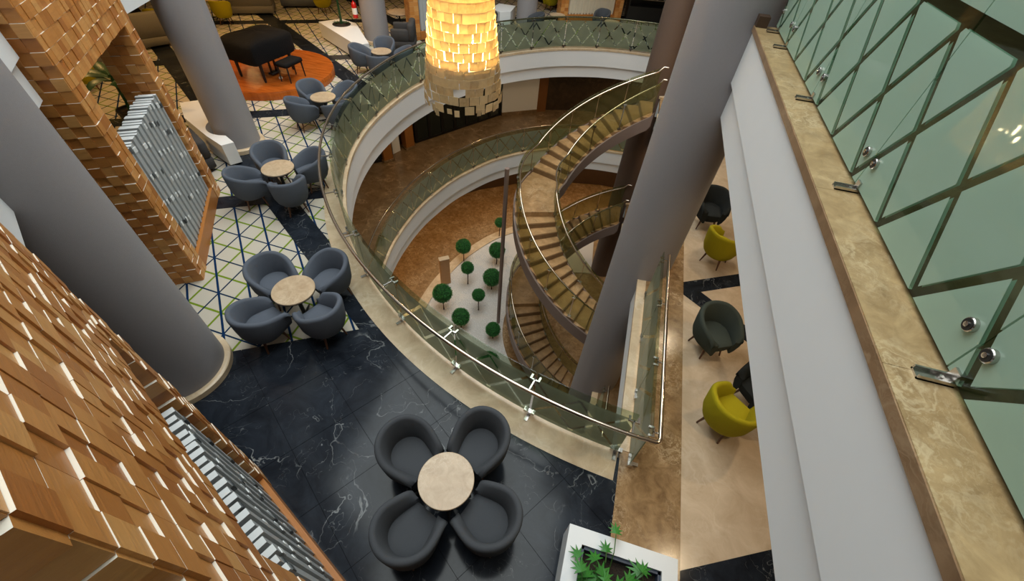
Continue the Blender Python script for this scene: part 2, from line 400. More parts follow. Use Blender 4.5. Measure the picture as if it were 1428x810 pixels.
# upper floor, side with the guard ledge
mb = MB(); mb.box(1.15, XR, YN, YF, 3.38, 3.93); mb.box(1.2, XR, YN, YF, 2.97, 3.39); struct(mb.build('ceiling', 'white_paint'))
mb = MB(); mb.box(1.36, XR, YN, YF, 3.925, 3.95); struct(mb.build('floor', 'ledge_edge'))
mb = MB(); mb.box(1.125, 1.15, YN, 5.66, 3.93, 3.985); struct(mb.build('trim_5', 'ledge_edge'))
led = thing('trim_6', None, None); led['kind'] = 'structure'
for y in (-2.4, -1.2, 0, 1.2, 2.4, 3.6, 4.8):
    y1 = min(y + 1.198, 5.66); MB().box(1.13, 1.36, y, y1, 3.945, 3.99).build('ledge_slab', 'ledge_marble', led)
mb = MB(); mb.box(1.13, 1.24, 5.56, 5.68, 3.99, 4.09); tag(mb.build('end_block', 'wall_brown'), 'small dark brown block at the far end of the marble ledge', 'block')
# upper floor above the lounge (left and far)
EDGE = [(-.3, YN), (-.35, -.75), (-3.25, .55), (-3.56, 1.15), (-4.72, 1.8), (-5.96, 3.04), (-6.35, 2.95), (-7.86, 5.05), (-7.62, 5.52), (-8.2, 6.9), (-9.1, 14.6), (-4.7, 19.1), (1.1, 19.1), (1.1, YF), (XL, YF), (XL, YN)]
EDGE2 = [(-.35, YN), (-.4, -.8), (-3.3, .5), (-3.65, 1.1), (-4.78, 1.74), (-5.98, 2.98), (-6.4, 2.9), (-7.9, 5.1), (-7.68, 5.54), (-8.25, 6.9), (-9.15, 14.6), (-4.75, 19.15), (1.05, 19.15), (1.05, YF), (XL, YF), (XL, YN)]
mb = MB(); mb.prism(EDGE, 3.38, 4.0); mb.prism(EDGE2, 2.97, 3.385); struct(mb.build('ceiling', 'white_paint'))
# slab added above, out of view, to shade the lounge from the skylight
mb = MB(); mb.prism(EDGE, 7.1, 8.0); mb.box(1.15, XR, YN, YF, 7.1, 8.0); struct(mb.build('ceiling', 'white_paint'))

# dark marble tiles of the lounge floor and stone bands across the carpet
AL = (.55, .835); BE = (-.53, .848)
def vclip(poly):
    cx = sum(p[0] for p in poly) / len(poly); cy = sum(p[1] for p in poly) / len(poly)
    a = math.degrees(atan2(cy - CY, cx - CX)) % 360
    if hypot(cx - CX, cy - CY) < rv(min(max(a, 86), 275)) - .3: return []
    n = (cos(radians(a)), sin(radians(a)))
    return clip(poly, n, CX * n[0] + CY * n[1] + rv(min(max(a, 86), 275)) + .12)
TS = .78; ua = Vector((AL[0], AL[1])).normalized(); ub = Vector((ua.y, -ua.x))
for i in range(-14, 14):
    for j in range(-14, 14):
        o = Vector((-1.2, 1.6)) + ua * (i * TS) + ub * (j * TS)
        g_ = TS / 2 - .0022
        poly = [tuple(o + ua * sx * g_ + ub * sy * g_) for sx, sy in ((-1, -1), (1, -1), (1, 1), (-1, 1))]
        if o.y < -3 or o.x < -7.5: continue
        poly = clip(poly, (-BE[0], -BE[1]), -4.25)
        if len(poly) > 2: poly = clip(poly, (-1, 0), -1.038)
        if len(poly) > 2: poly = clip(poly, (1, 0), -6.2)
        if len(poly) > 2: poly = vclip(poly)
        if parea(poly) < .004: continue
        MB().prism(poly, -.01, .011).build('marble_tile', 'black_marble', main_floor)
def band(n, c0, c1, z, cuts, step=1.1):
    n = Vector(n).normalized(); d = Vector((n.y, -n.x)); k = -30.
    while k < 30:
        poly = [tuple(n * a + d * b) for a, b in ((c0, k), (c1, k), (c1, k + step - .004), (c0, k + step - .004))]
        k += step
        for cn, cc in cuts:
            if len(poly) > 2: poly = clip(poly, cn, cc)
        for cn, cc in (((1, 0), -22.), ((-1, 0), -1.0), ((0, -1), -27.), BEc):
            if len(poly) > 2: poly = clip(poly, cn, cc)
        if len(poly) > 2:
            poly = vclip(poly)
        if parea(poly) > .004: MB().prism(poly, -.01, z).build('stone_band', 'black_marble', main_floor)
BEc = (BE, 4.25)
for k in range(0, 5): band(AL, .97 + 3.82 * k, 1.47 + 3.82 * k, .006, [])
for k in range(0, 6): band(BE, 7.8 + 3.8 * k, 8.2 + 3.8 * k, .0065, [])

# ------------------------------------------------------------------ columns
def column(name, label, c, r, z0, z1, m, ring=None):
    t = thing(name, label, 'column', (c[0], c[1], z0))
    MB().lathe([(r, 0), (r, z1 - z0)], 64).build('shaft', m, t, smooth=40)
    if ring: MB().lathe([(ring, .014), (ring, .1), (ring - .02, .115), (r - .01, .115)], 64).build('base_ring', 'cream_marble', t, smooth=40)
    return t
column('column', 'tall thick grey round column rising beside the spiral staircase and side ledge', (1.035, 6.21), .53, -8, 13, 'column_paint')
column('column', 'dark brown round column standing at the top of the spiral staircase', (.87, 14.52), .47, -8, 13, 'column_brown')
column('column', 'thick blue-grey round column between the two wooden block portals', (-4.84, 1.76), .53, 0, 13, 'column_paint', .6)
column('column', 'grey round column beside the piano stage with a marble base ring', (-8.19, 6.97), .42, 0, 13, 'column_paint', .5)
column('column', 'grey round column with a red fire extinguisher hung on it', (-8.85, 14.55), .42, 0, 13, 'column_paint', .48)
column('column', 'far grey round column behind the curved guard rail of the far lounge', (-4.6, 18.9), .40, 0, 13, 'column_paint', .48)
column('support_post', 'slim brown round post carrying the outer edge of the stair landing', (-2.66, 10.0), .065, -8, -1.05, 'stringer_paint')

# ------------------------------------------------------------------ guard rails
def curved_panel(a0, a1, dr, z0, z1, u0, th=.012, n=5):
    mb = MB(); vs_ = []; uv = []; fs = []
    for i in range(n + 1):
        a = a0 + (a1 - a0) * i / n; u = u0 + radians(a - a0) * 7.6
        for d, z in ((0, z0), (th, z0), (th, z1), (0, z1)):
            vs_.append((*vp(a, dr + d), z)); uv.append((u + .001, z - z0 + .0001))
    for i in range(n):
        for j in range(4):
            fs.append((i * 4 + j, i * 4 + (j + 1) % 4, i * 4 + 4 + (j + 1) % 4, i * 4 + 4 + j))
    fs += [(3, 2, 1, 0), (n * 4, n * 4 + 1, n * 4 + 2, n * 4 + 3)]
    return mb.add(vs_, fs, 0, uv)
def flat_panel(p0, p1, z0, z1, u0, th=.012, zs=(0, 0)):
    d = (Vector(p1) - Vector(p0)); ln = d.length; d.normalize(); nn = Vector((d.y, -d.x)) * th
    vs_ = []; uv = []
    for p, u, dz in ((Vector(p0), 0, zs[0]), (Vector(p1), ln, zs[1])):
        for o, z in ((0, z0), (1, z0), (1, z1), (0, z1)):
            q = p + nn * o; vs_.append((q.x, q.y, z + dz)); uv.append((u0 + u + .001, z - z0 + .0001))
    return MB().add(vs_, [(0, 1, 5, 4), (1, 2, 6, 5), (2, 3, 7, 6), (3, 0, 4, 7), (3, 2, 1, 0), (4, 5, 6, 7)], 0, uv)
def clamp_mb(x, y, ang, z, w_=.13):
    M = T(x, y, z, ang); mb = MB()
    mb.box(-.01, .12, -.022, .022, .005, .022, M)          # foot on the floor
    mb.box(-.012, .018, -.022, .022, .005, .075, M)
    mb.box(-.02, .03, -w_ / 2, w_ / 2, .07, .095, M)       # cross bar gripping both panes
    for s_ in (-1, 1):
        mb.box(-.022, .034, s_ * w_ * .42 - .02, s_ * w_ * .42 + .02, .06, .11, M)
    return mb
def bracket_mb(x, y, ang, z, reach, w_=.12):
    M = T(x, y, z, ang); mb = MB()
    mb.box(.03, .045, -w_ / 2, w_ / 2, -.008, .008, M)
    for s_ in (-1, 1):
        mb.box(-.02, .045, s_ * w_ * .42 - .012, s_ * w_ * .42 + .012, -.014, .014, M)
    mb.box(.03, reach, -.008, .008, -.008, .008, M)
    return mb
def guard(label, z, straight):
    t = thing('glass_railing', label, 'railing', (0, 0, 0))
    da = math.degrees(1.16 / 7.6); n = int((A1 - A0) / da); da = (A1 - A0) / n; gap = .12
    for i in range(n):
        a = A1 - da * (i + 1)
        curved_panel(a + gap, a + da - gap, .055, z + .075, z + 1.04, i * 1.1).build('glass_panel', 'frosted_guard', t)
    for i in range(n + 1):
        a = min(A1 - .3, max(A0 + .3, A1 - da * i)); x, y = vp(a, .06)
        clamp_mb(x, y, radians(a), z + .014).build('clamp', 'steel', t)
        bracket_mb(x, y, radians(a), z + .93, .21).build('rail_bracket', 'steel', t)
    path = [(*vp(A0 + (A1 - A0) * i / 150, .27), z + .95) for i in range(151)]
    xs = X0 + .23; ye = vp(A1, .27)[1]
    path = [p for p in path if p[0] < xs - .1]
    for k in range(1, 6):
        an = -pi / 2 + pi / 2 * k / 5; path.append((xs - .06 + .06 * cos(an), ye + .06 + .06 * sin(an), z + .95))
    path += [(xs, ye + .5, z + .95), (xs, 3.6, z + .95), (xs, 5.35, z + .95)]
    MB().tube(path, .024, 12).build('handrail', 'rail_metal', t, smooth=40)
    for ys in straight:
        for k in range(len(ys) - 1):
            flat_panel((X0 + .12, ys[k] + .008), (X0 + .12, ys[k + 1] - .008), z + .075, z + 1.04, k * 1.2).build('glass_panel', 'frosted_guard', t)
        for y in ys:
            yy = min(max(y, ys[0] + .06), ys[-1] - .06)
            clamp_mb(X0 + .125, yy, 0, z + .014).build('clamp', 'steel', t); bracket_mb(X0 + .125, yy, 0, z + .93, .12).build('rail_bracket', 'steel', t)
    xs2 = xs
    for ys in straight[1:]:
        MB().tube([(xs2, ys[0], z + .95), (xs2, ys[-1], z + .95)], .024, 12).build('handrail', 'rail_metal', t, smooth=40)
guard('glass guard rail with steel handrail around the round opening of the lounge floor', 0, [(2.3, 3.3, 4.3, 5.3), (7.0, 8.4, 9.8, 11.2, 12.7)])
guard('glass guard rail around the lower gallery, one storey under the lounge', -4, [(2.3, 3.3, 4.3, 5.3), (7.0, 8.4, 9.8, 11.2, 12.7)])
# upper side guard (frosted glass on the marble ledge)
t = thing('glass_railing', 'frosted green glass balustrade with clear diamond lines on the marble ledge', 'railing', (0, 0, 0))
ys = [-2.5, -1.26, -.015, 1.235, 2.485, 3.735, 4.985, 5.62]
for k in range(len(ys) - 1):
    p = flat_panel((1.335, ys[k] + .004), (1.335, ys[k + 1] - .004), 4.015, 5.05, ys[k] - 1.605 + .4825 * 12, .014)
    g_ = p.build('glass_panel', 'frosted_upper', t)
    for yb in (ys[k] + .075, ys[k + 1] - .06):
        M = Matrix.Translation((1.335, yb, 4.16)) @ Matrix.Rotation(-pi / 2, 4, 'Y')
        b = MB().lathe([(.027, 0), (.027, .014), (.024, .017), (.023, .017)], 24, M=M).build('bolt_disc', 'steel', g_, smooth=40)
        MB().lathe([(.023, .016), (.022, .019), (.008, .019)], 20, M=M).build('bolt_washer', 'dark_metal', g_)
        MB().lathe([(.010, .0185), (.010, .023), (.005, .024)], 12, M=M).build('bolt_head', 'steel', g_)
for y in ys[1:]:
    y = min(y, 5.5); M = T(1.335, y - .05, 3.99)
    mb = MB(); mb.box(-.11, .01, -.025, .025, 0, .008, M); mb.box(-.11, .01, -.025, -.018, 0, .022, M); mb.box(-.11, .01, .018, .025, 0, .022, M); mb.box(-.01, .03, -.02, .02, 0, .06, M)
    mb.lathe([(.008, .008), (.008, .02)], 8, (1.335 - .03, y - .05), M=Matrix.Translation((0, 0, 3.99))); mb.build('shoe_bracket', 'steel', t)

# ------------------------------------------------------------------ spiral staircase
SX, SY, RI, RO = .95, 10.62, 2.22, 3.36
def sp(r, a): return (SX + r * cos(radians(a)), SY + r * sin(radians(a)))
HS = 4 / 24; UA, LA0, LA1, EA = 92., 162., 201., 268.
dA, dB = (LA0 - UA) / 11, (EA - LA1) / 11
def zs(a):       # nosing line height below the top floor
    if a <= LA0: return -HS - (a - UA) / dA * HS if a > UA else -HS * .3
    if a <= LA1: return -2.0
    return -2.0 - HS - (a - LA1) / dB * HS
def staircase(label, z):
    t = thing('spiral_staircase', label, 'staircase', (0, 0, 0))
    def wedge(a0, a1, zt, h, n=3, name='tread'):
        mb = MB(); rings = []
        for i in range(n + 1):
            a = a0 + (a1 - a0) * i / n
            rings.append([(*sp(RI, a), zt - h), (*sp(RO, a), zt - h), (*sp(RO, a), zt), (*sp(RI, a), zt)])
        mb.loft(rings); return mb
    for k in range(11):
        a = UA + k * dA; zt = z - HS * (k + 1)
        wedge(a, a + dA + .3, zt - .02, HS + .05).build('step_body', 'shaded_riser_marble', t)
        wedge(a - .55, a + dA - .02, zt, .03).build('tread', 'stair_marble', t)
        a = LA1 + k * dB; zt = z - 2 - HS * (k + 1)
        wedge(a, a + dB + .3, zt - .02, HS + .05).build('step_body', 'shaded_riser_marble', t)
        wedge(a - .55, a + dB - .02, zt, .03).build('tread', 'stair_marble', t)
    wedge(LA0 - .5, LA1 - .02, z - 2, .2, 12).build('landing', 'stair_marble', t)
    angs = [UA - 1 + (EA - UA + 1) * i / 90 for i in range(91)]
    for r, dr in ((RI, -.05), (RO, .05)):
        rings = [[(*sp(r, a), z + zs(a) - .36), (*sp(r + dr, a), z + zs(a) - .36), (*sp(r + dr, a), z + zs(a) + .05), (*sp(r, a), z + zs(a) + .05)] for a in angs]
        MB().loft(rings).build('stringer', 'stringer_paint', t, smooth=30)
    rings = [[(*sp(RI, a), z + zs(a) - .35), (*sp(RO, a), z + zs(a) - .35), (*sp(RO, a), z + zs(a) - .3), (*sp(RI, a), z + zs(a) - .3)] for a in angs]
    MB().loft(rings).build('soffit', 'stringer_paint', t, smooth=30)
    for r, np_, rr in ((RI + .02, 8, RI + .07), (RO - .02, 12, RO - .07)):
        dp = (EA - UA) / np_
        for k in range(np_):
            a0 = UA + k * dp + .25; a1 = a0 + dp - .5; n = 5; vs_ = []; fs = []; uv = []
            for i in range(n + 1):
                a = a0 + (a1 - a0) * i / n
                for d, zz in ((0, .16), (.012, .16), (.012, 1.0), (0, 1.0)):
                    vs_.append((*sp(r + d, a), z + zs(a) + zz)); uv.append((radians(a) * r, zz))
            for i in range(n):
                for j in range(4): fs.append((i * 4 + j, i * 4 + (j + 1) % 4, i * 4 + 4 + (j + 1) % 4, i * 4 + 4 + j))
            fs += [(3, 2, 1, 0), (n * 4, n * 4 + 1, n * 4 + 2, n * 4 + 3)]
            MB().add(vs_, fs, 0, uv).build('glass_panel', 'stair_glass', t)
            a = a1 + .25; x, y = sp(r, a); zz = z + zs(a)
            mb = MB(); mb.box(-.03, .03, -.05, .05, .12, .17, T(x, y, zz, radians(a))); mb.box(-.03, .03, -.05, .05, .86, .9, T(x, y, zz, radians(a))); mb.box(-.008, .008, -.012, .012, .1, .9, T(x, y, zz, radians(a)))
            mb.build('clamp', 'steel', t)
        path = [(*sp(rr, a), z + zs(a) + .93) for a in [UA - 3 + (EA + 2 - UA) * i / 80 for i in range(81)]]
        MB().tube(path, .024, 10).build('handrail', 'rail_metal', t, smooth=40)
staircase('curved marble staircase with glass sides descending from the lounge floor', 0)
staircase('lower flight of the curved marble staircase landing beside the white gravel', -4)

# ------------------------------------------------------------------ sunken garden
mb = MB(); rings = []; n = 60
for i in range(n + 1):
    a = 100 + 145 * i / n; s_ = sp(RO + .1, 98 + 152 * i / n); o = clampx(vp(a, -.42))
    rings.append([(*s_, -8), (*o, -8), (*o, -7.95), (*s_, -7.95)])
mb.loft(rings); bed = tag(mb.build('gravel_bed', 'gravel_bed'), 'bed of white gravel at the foot of the spiral stairs', 'gravel', kind='stuff')
mb = MB(); sweep(mb, [(-.44, -8.0), (-.04, -8.0), (-.04, -7.9), (-.44, -7.9)]); struct(mb.build('trim_7', 'cream_marble', smooth=30))
mb = MB(); rg = random.Random(3)
for k in range(9000):
    a = rg.uniform(140, 240); r0 = rv(a) - .46; r = r0 * sqrt(rg.uniform(.22, 1))
    x, y = CX + r * cos(radians(a)), CY + r * sin(radians(a))
    if hypot(x - SX, y - SY) < RO + .12 or x > .9: continue
    s_ = rg.uniform(.015, .032); q = rg.uniform(0, 3); z = -7.95 + s_ * .3
    v = [(x + s_ * cos(q + j * pi / 2), y + s_ * sin(q + j * pi / 2), z) for j in range(4)] + [(x, y, z + s_ * .7)]
    mb.add(v, [(0, 1, 4), (1, 2, 4), (2, 3, 4), (3, 0, 4)])
tag(mb.build('white_pebbles', 'pebble'), 'loose white pebbles spread between the clipped ball trees', 'pebbles', kind='stuff')
def ball_meshes(seed):
    rg = random.Random(seed); core = MB(); lv = MB()
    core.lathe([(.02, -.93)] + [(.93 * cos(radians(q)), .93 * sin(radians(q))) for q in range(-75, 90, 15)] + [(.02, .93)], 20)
    for k in range(1500):
        z = 1 - 2 * (k + .5) / 1500; r = sqrt(max(0, 1 - z * z)); f = k * 2.39996
        nrm = Vector((r * cos(f), r * sin(f), z)); p = nrm * rg.uniform(.90, 1.03)
        d = (nrm + Vector((rg.uniform(-1, 1), rg.uniform(-1, 1), rg.uniform(-1, 1))) * .9).normalized(); e = d.cross(nrm + Vector((.01, .02, .03))).normalized()
        s_ = rg.uniform(.05, .09)
        lv.add([p - d * s_, p + e * s_ * .55, p + d * s_, p - e * s_ * .55], [(0, 1, 2, 3)])
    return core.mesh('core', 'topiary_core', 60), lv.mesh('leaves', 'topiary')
BM = [ball_meshes(1), ball_meshes(2)]
balls = [(-5.19, 12.85, -7.06, .31, 'small clipped ball tree at the rim of the gravel bed behind the slimmer-stemmed one'), (-4.52, 11.57, -6.97, .25, 'slim long-stemmed ball tree in front of the one at the gravel rim'),
         (-4.94, 9.92, -6.97, .35, 'large round ball tree beside the tan marker block'), (-3.61, 10.35, -7.03, .24, 'smallest ball tree on a thin stem in the middle of the gravel'),
         (-3.96, 9.31, -7.31, .32, 'squat ball tree on a short stem in mid gravel'), (-2.63, 9.2, -7.39, .26, 'low ball tree close against the foot of the lower stairs'),
         (-3.47, 11.63, -7.23, .35, 'large ball tree half behind the brown stair post'), (-3.74, 13.16, -7.1, .33, 'ball tree behind the brown stair post toward the gallery'),
         (-3.52, 7.9, -7.21, .27, 'ball tree seen through the glass guard near the handrail clamp'), (-2.27, 7.56, -7.09, .37, 'big dark ball tree under the handrail next to the stair side'),
         (-4.2, 15.03, -7.09, .22, 'dark little ball tree at the far edge of the gravel')]
for i, (x, y, z, r, lb) in enumerate(balls):
    t = thing('topiary_tree', lb, 'tree', (x, y, -7.948), i * .7, 'clipped ball trees in the gravel bed')
    fo = link('foliage', BM[i % 2][1], t, Matrix.Translation((0, 0, z + 7.95)) @ Matrix.Scale(r * 1.08, 4))
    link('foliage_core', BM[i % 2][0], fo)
    MB().tube([(0, 0, 0), (.01, 0, (z + 7.95) * .5), (0, 0, z + 7.95)], [.028, .022, .02], 8).build('trunk', 'trunk', t, smooth=40)
t = thing('marker_block', 'tan wooden marker block standing on the marble rim of the gravel', 'block', (-5.42, 11.3, -7.9), radians(38))
MB().bevbox(-.2, .2, -.1, .1, 0, 1.4, .012).build('block_body', 'tan_wood', t); MB().box(-.21, .21, -.11, .11, 1.4, 1.42).build('cap', 'cream_marble', t)

# ------------------------------------------------------------------ lower gallery back wall
def arcwall(a0, a1, r, z0, z1, m, name, th=.15, n=16):
    mb = MB(); rings = []
    for i in range(n + 1):
        a = radians(a0 + (a1 - a0) * i / n)
        rings.append([(CX + q * cos(a), CY + q * sin(a), z) for q, z in ((r, z0), (r + th, z0), (r + th, z1), (r, z1))])
    return struct(mb.loft(rings).build(name, m, smooth=30))
arcwall(86, 116, 11.75, -4, -1.02, 'dark_wall_marble', 'wall_gallery'); arcwall(116, 270, 11.6, -4, -1.02, 'wall_wood', 'wall_gallery')
arcwall(86, 275, 11.5, -8, -5.02, 'wall_brown', 'wall_lower')
t = thing('wall_pier_1', None, None); t['kind'] = 'structure'  # white wall pier of the lower gallery, no door in it
MB().prism([(-5.52, 19.15), (-4.05, 20.2), (-4.3, 20.6), (-5.8, 19.6)], -4, -1.02).build('white_pier', 'white_paint', t)
MB().prism([(-5.5, 19.1), (-4.03, 20.15), (-4.1, 20.25), (-5.58, 19.2)], -4, -3.85).build('pier_base', 'gallery_marble', t)
def glazing(idx, p0, p1, n, label=None):
    t = thing('window_%d' % idx, None, None); t['kind'] = 'structure'
    p0, p1 = Vector(p0), Vector(p1); d = p1 - p0; ln = d.length; an = atan2(d.y, d.x); M = T(p0.x, p0.y, -4, an)
    for i in range(n):
        MB().box(i * ln / n + .06, (i + 1) * ln / n - .06, .03, .05, .1, 2.9, M).build('pane', 'glazing_dark', t)
    for i in range(n + 1): MB().box(i * ln / n - .06, i * ln / n + .06, 0, .1, 0, 2.98, M).build('mullion', 'frame_black', t)
    MB().box(0, ln, 0, .1, 0, .1, M).build('rail', 'frame_black', t); MB().box(0, ln, 0, .1, 2.88, 2.98, M).build('rail', 'frame_black', t)
glazing(1, (-8.1, 15.2), (-5.6, 19.15), 7); glazing(2, (-9.9, 12.0), (-8.75, 13.3), 2)
for x, y, lb in ((-8.65, 13.5, 'square wooden pier beside the shorter glazing in the lower gallery'), (-8.3, 14.75, 'square wooden pier at the corner of the long dark glazing in the lower gallery')):
    t = thing('wood_pier', lb, 'pillar', (x, y, -4), radians(58))
    MB().box(-.19, .19, -.19, .19, .1, 2.98).build('shaft', 'gallery_wood', t); MB().bevbox(-.23, .23, -.23, .23, 0, .1, .01).build('plinth', 'gallery_marble', t)
mb = MB(); mb.box(-.2, .2, -.06, .06, -4, -1.02, T(-8.6, 14.2, 0, radians(70))); struct(mb.build('wall_panel', 'white_paint'))

# ------------------------------------------------------------------ wooden block portals
def block_mesh(w_, h_, d_):
    mb = MB(); b = .003
    mb.box(-w_ / 2, w_ / 2, 0, d_, -h_ / 2, h_ / 2, top=1); return mb.mesh('block', ['wood_block', 'pale_lit_top'])
def portal(label, P0, d, W, zt, seed, full=True, slatm='slat_grey', T_=.5, Ht=4.7, slat_top=2.06):
    d = Vector(d).normalized(); an = atan2(d.y, d.x)      # local x along the front, local -y out of the front, z up
    t = thing('block_portal', label, 'wooden portal', (P0[0], P0[1], 0), an)
    Mw = T(P0[0], P0[1], 0, an); rg = random.Random(seed); LW = .31
    core = MB(); q = .05
    core.box(q, LW - q * .4, q, T_ - q, 0, Ht); core.box(W - LW + q * .4, W - q, q, T_ - q, 0, Ht)
    core.box(LW - q * .4, W - LW + q * .4, q, T_ - q, .0, .26); core.box(LW - q * .4, W - LW + q * .4, q, T_ - q, zt + .04, Ht)
    core.build('frame_core', 'gallery_wood', t)
    cand = []      # (local matrix for block, normal dir, size)
    def face(o, ux, L_, z0, z1, nw, out):
        # o local origin, ux direction along, blocks nw across
        nh = max(1, round((z1 - z0) / .13)); hh = (z1 - z0) / nh; ww = L_ / nw
        for j in range(nh):
            for i in range(nw):
                pr = (rg.choice((0, .002, .007, .009, .010, .012)) + ((.014 if (i + j) % 2 else .0) if out[0] else 0)) if full else .01
                cx_ = (i + .5) * ww; zc = z0 + (j + .5) * hh
                cand.append((Vector((o[0] + ux[0] * cx_, o[1] + ux[1] * cx_, zc)), Vector((out[0], out[1], 0)), round(ww, 4), round(hh, 4), pr))
    bw, be = (.098, .125) if full else (.2, .17)
    nf = lambda L_, q_: max(1, round(L_ / q_))
    face((LW, 0), (1, 0), W - 2 * LW, zt, Ht, nf(W - 2 * LW, bw), (0, -1))
    for x in (0, W - LW): face((x, 0), (1, 0), LW, 0, Ht, nf(LW, bw), (0, -1))
    face((0, 0), (0, 1), T_, 0, Ht, nf(T_, be), (-1, 0)); face((W, 0), (0, 1), T_, 0, Ht, nf(T_, be), (1, 0))
    face((W - LW, 0), (0, 1), T_, .27, zt, nf(T_, be), (-1, 0)); face((LW, 0), (0, 1), T_, .27, zt, nf(T_, be), (1, 0))
    MB().box(LW + .01, W - LW - .01, .0, .05, 0, .27).build('base_board', 'wood_tone_0', t)
    items = []
    for p, n, ww, hh, pr in cand:
        wp = Mw @ p; wn = (Mw.to_3x3() @ n); view = (CAM - wp); dist = view.length; fac = view.normalized().dot(wn)
        px = project(wp); infr = -30 < px[0] < 1458 and -30 < px[1] < 840
        items.append((fac / dist ** 2 if (infr and fac > 0) else -dist * 1e-3, p, n, ww, hh, pr))
    items.sort(key=lambda i: -i[0])
    rest = MB(); meshes = {}
    for k, (s_, p, n, ww, hh, pr) in enumerate(items):
        M = Matrix.Translation(p + n * pr) @ Matrix.Rotation(atan2(n.y, n.x) + pi / 2, 4, 'Z')
        if k < 300 and s_ > 0:
            key = (ww, hh)
            if key not in meshes: meshes[key] = block_mesh(ww - .002, hh - .002, .1)
            link('wood_block', meshes[key], t, M)
        else:
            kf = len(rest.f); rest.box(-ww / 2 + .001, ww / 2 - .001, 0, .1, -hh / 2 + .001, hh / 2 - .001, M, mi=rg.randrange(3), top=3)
    tag(rest.build('wood_blocks', ['wood_tone_0', 'wood_tone_1', 'wood_tone_2', 'pale_lit_top'], t), kind='stuff')
    # slat screen in the opening
    ns = 23 if full else 15; x0, x1 = LW + .05, W - LW - .05; sp_ = (x1 - x0) / ns
    for i in range(ns):
        x = x0 + (i + .5) * sp_; dz = rg.choice((0, .0, .02)); off = .05 + (.015 if i % 2 else 0)
        s_ = MB().box(x - sp_ * .33, x + sp_ * .33, off, off + .24, .27, slat_top + dz, top=1).build('slat', [slatm, 'white_inlay_lit_top'], t)  # whiter top face: skylight on the slat painted in
        if full:
            for z in [.5 + .42 * j + (i * .37) % .42 * .6 for j in range(4)]:
                k = rg.random()
                if k < .6: MB().box(x - sp_ * .33, x + sp_ * .33, off - .006, off + .03, z, z + .07).build('slat_inlay', 'white_inlay_lit_top' if k < .4 else 'inlay_dark', s_)
    core = MB(); core.box(x0, x1, .078, .27, .3, slat_top - .06); core.build('screen_back', slatm, t)
    return t
portal('tall portal of wooden blocks with grey slat screen between the two columns', (-5.86, 3.23), (-.583, .812), 2.62, 3.0, 11)
portal('huge wooden block portal with grey slats standing on the dark marble beside the thick column', (-.76, -.03), (-.918, .397), 2.52, 3.0, 12)
portal('far wooden portal with pale slats hidden partly by the chandelier', (-7.8, 15.15), (.70, .714), 2.6, 3.0, 13, False, 'slat_grey')
portal('far wooden portal with cream slats behind the far guard rail', (-3.45, 20.1), (.87, .49), 2.75, 3.0, 14, False, 'slat_cream')

# ------------------------------------------------------------------ tub chairs and tables
def chair_meshes(tag_):
    n = 36; st = []
    for i in range(n + 1):
        t_ = i / n * 2 - 1; a = t_ * radians(150)             # measured from the back (-x)
        # D shaped outline: round back, straight converging arms
        if abs(t_) < .62:
            q = t_ / .62 * radians(96); x, y = -.02 - .36 * cos(q), .365 * sin(q); nx, ny = -cos(q), sin(q)
        else:
            s_ = (abs(t_) - .62) / .38; sg = 1 if t_ > 0 else -1
            x = .018 + .31 * s_; y = sg * (.363 - .085 * s_ ** 1.3); nx, ny = .12, sg * .99
        e = abs(t_); ht = .81 - .22 * max(0, (e - .25) / .75) ** 1.25
        if e > .93: ht -= (e - .93) / .07 * .05
        st.append((x, y, nx, ny, ht))
    rings = []
    for x, y, nx, ny, ht in st:
        th = .072; zb = .255
        b = Vector((x, y)); nn = Vector((nx, ny)).normalized()
        pts = [(-.135, zb), (-.10, zb - .005), (-.055, zb + .05), (-.015, zb + .16), (0, zb + .3), (.012, ht - .05), (.004, ht - .018), (-.018, ht), (-.05, ht - .003), (-.072, ht - .03), (-.125, zb + .28), (-.15, zb + .1)]
        rings.append([(b.x + nn.x * o, b.y + nn.y * o, z) for o, z in pts])
    shell = MB().loft(rings).mesh('shell', tag_, 50)
    def ol(off):
        return [(x + nx * -off, y + ny * -off) for x, y, nx, ny, h in st[1:-1]]
    R_ = []
    for off, z, fx in ((.2, .262, 0), (.17, .28, 0), (.125, .34, .02), (.116, .40, .03), (.122, .435, .03), (.15, .452, .012), (.22, .458, -.05)):
        o = ol(off); R_.append([(max(-.4, x) + (fx if x > .25 else 0), y, z) for x, y in o])
    seat = MB().loft(R_).mesh('seat', tag_, 45)
    leg = MB().tube([(0, 0, .3), (.085, 0, 0)], [.027, .013], 10).mesh('leg', 'leg_wood', 50)
    return shell, seat, leg
CM = {f: chair_meshes(f) for f in ('fabric_blue', 'fabric_blue_shaded', 'fabric_green', 'fabric_yellow', 'fabric_black')}
def chair(loc, rz, label, fab, group=None, z=0.012):
    t = thing('tub_chair', label, 'armchair', (loc[0], loc[1], z), rz, group); t.scale = (.88, .88, .94)
    sh, se, lg = CM[fab]
    link('shell', sh, t); link('seat', se, t)
    for a in (45, 135, 225, 315):
        link('leg', lg, t, T(.19 * cos(radians(a)) - .01, .19 * sin(radians(a)), 0, radians(a)))
    return t
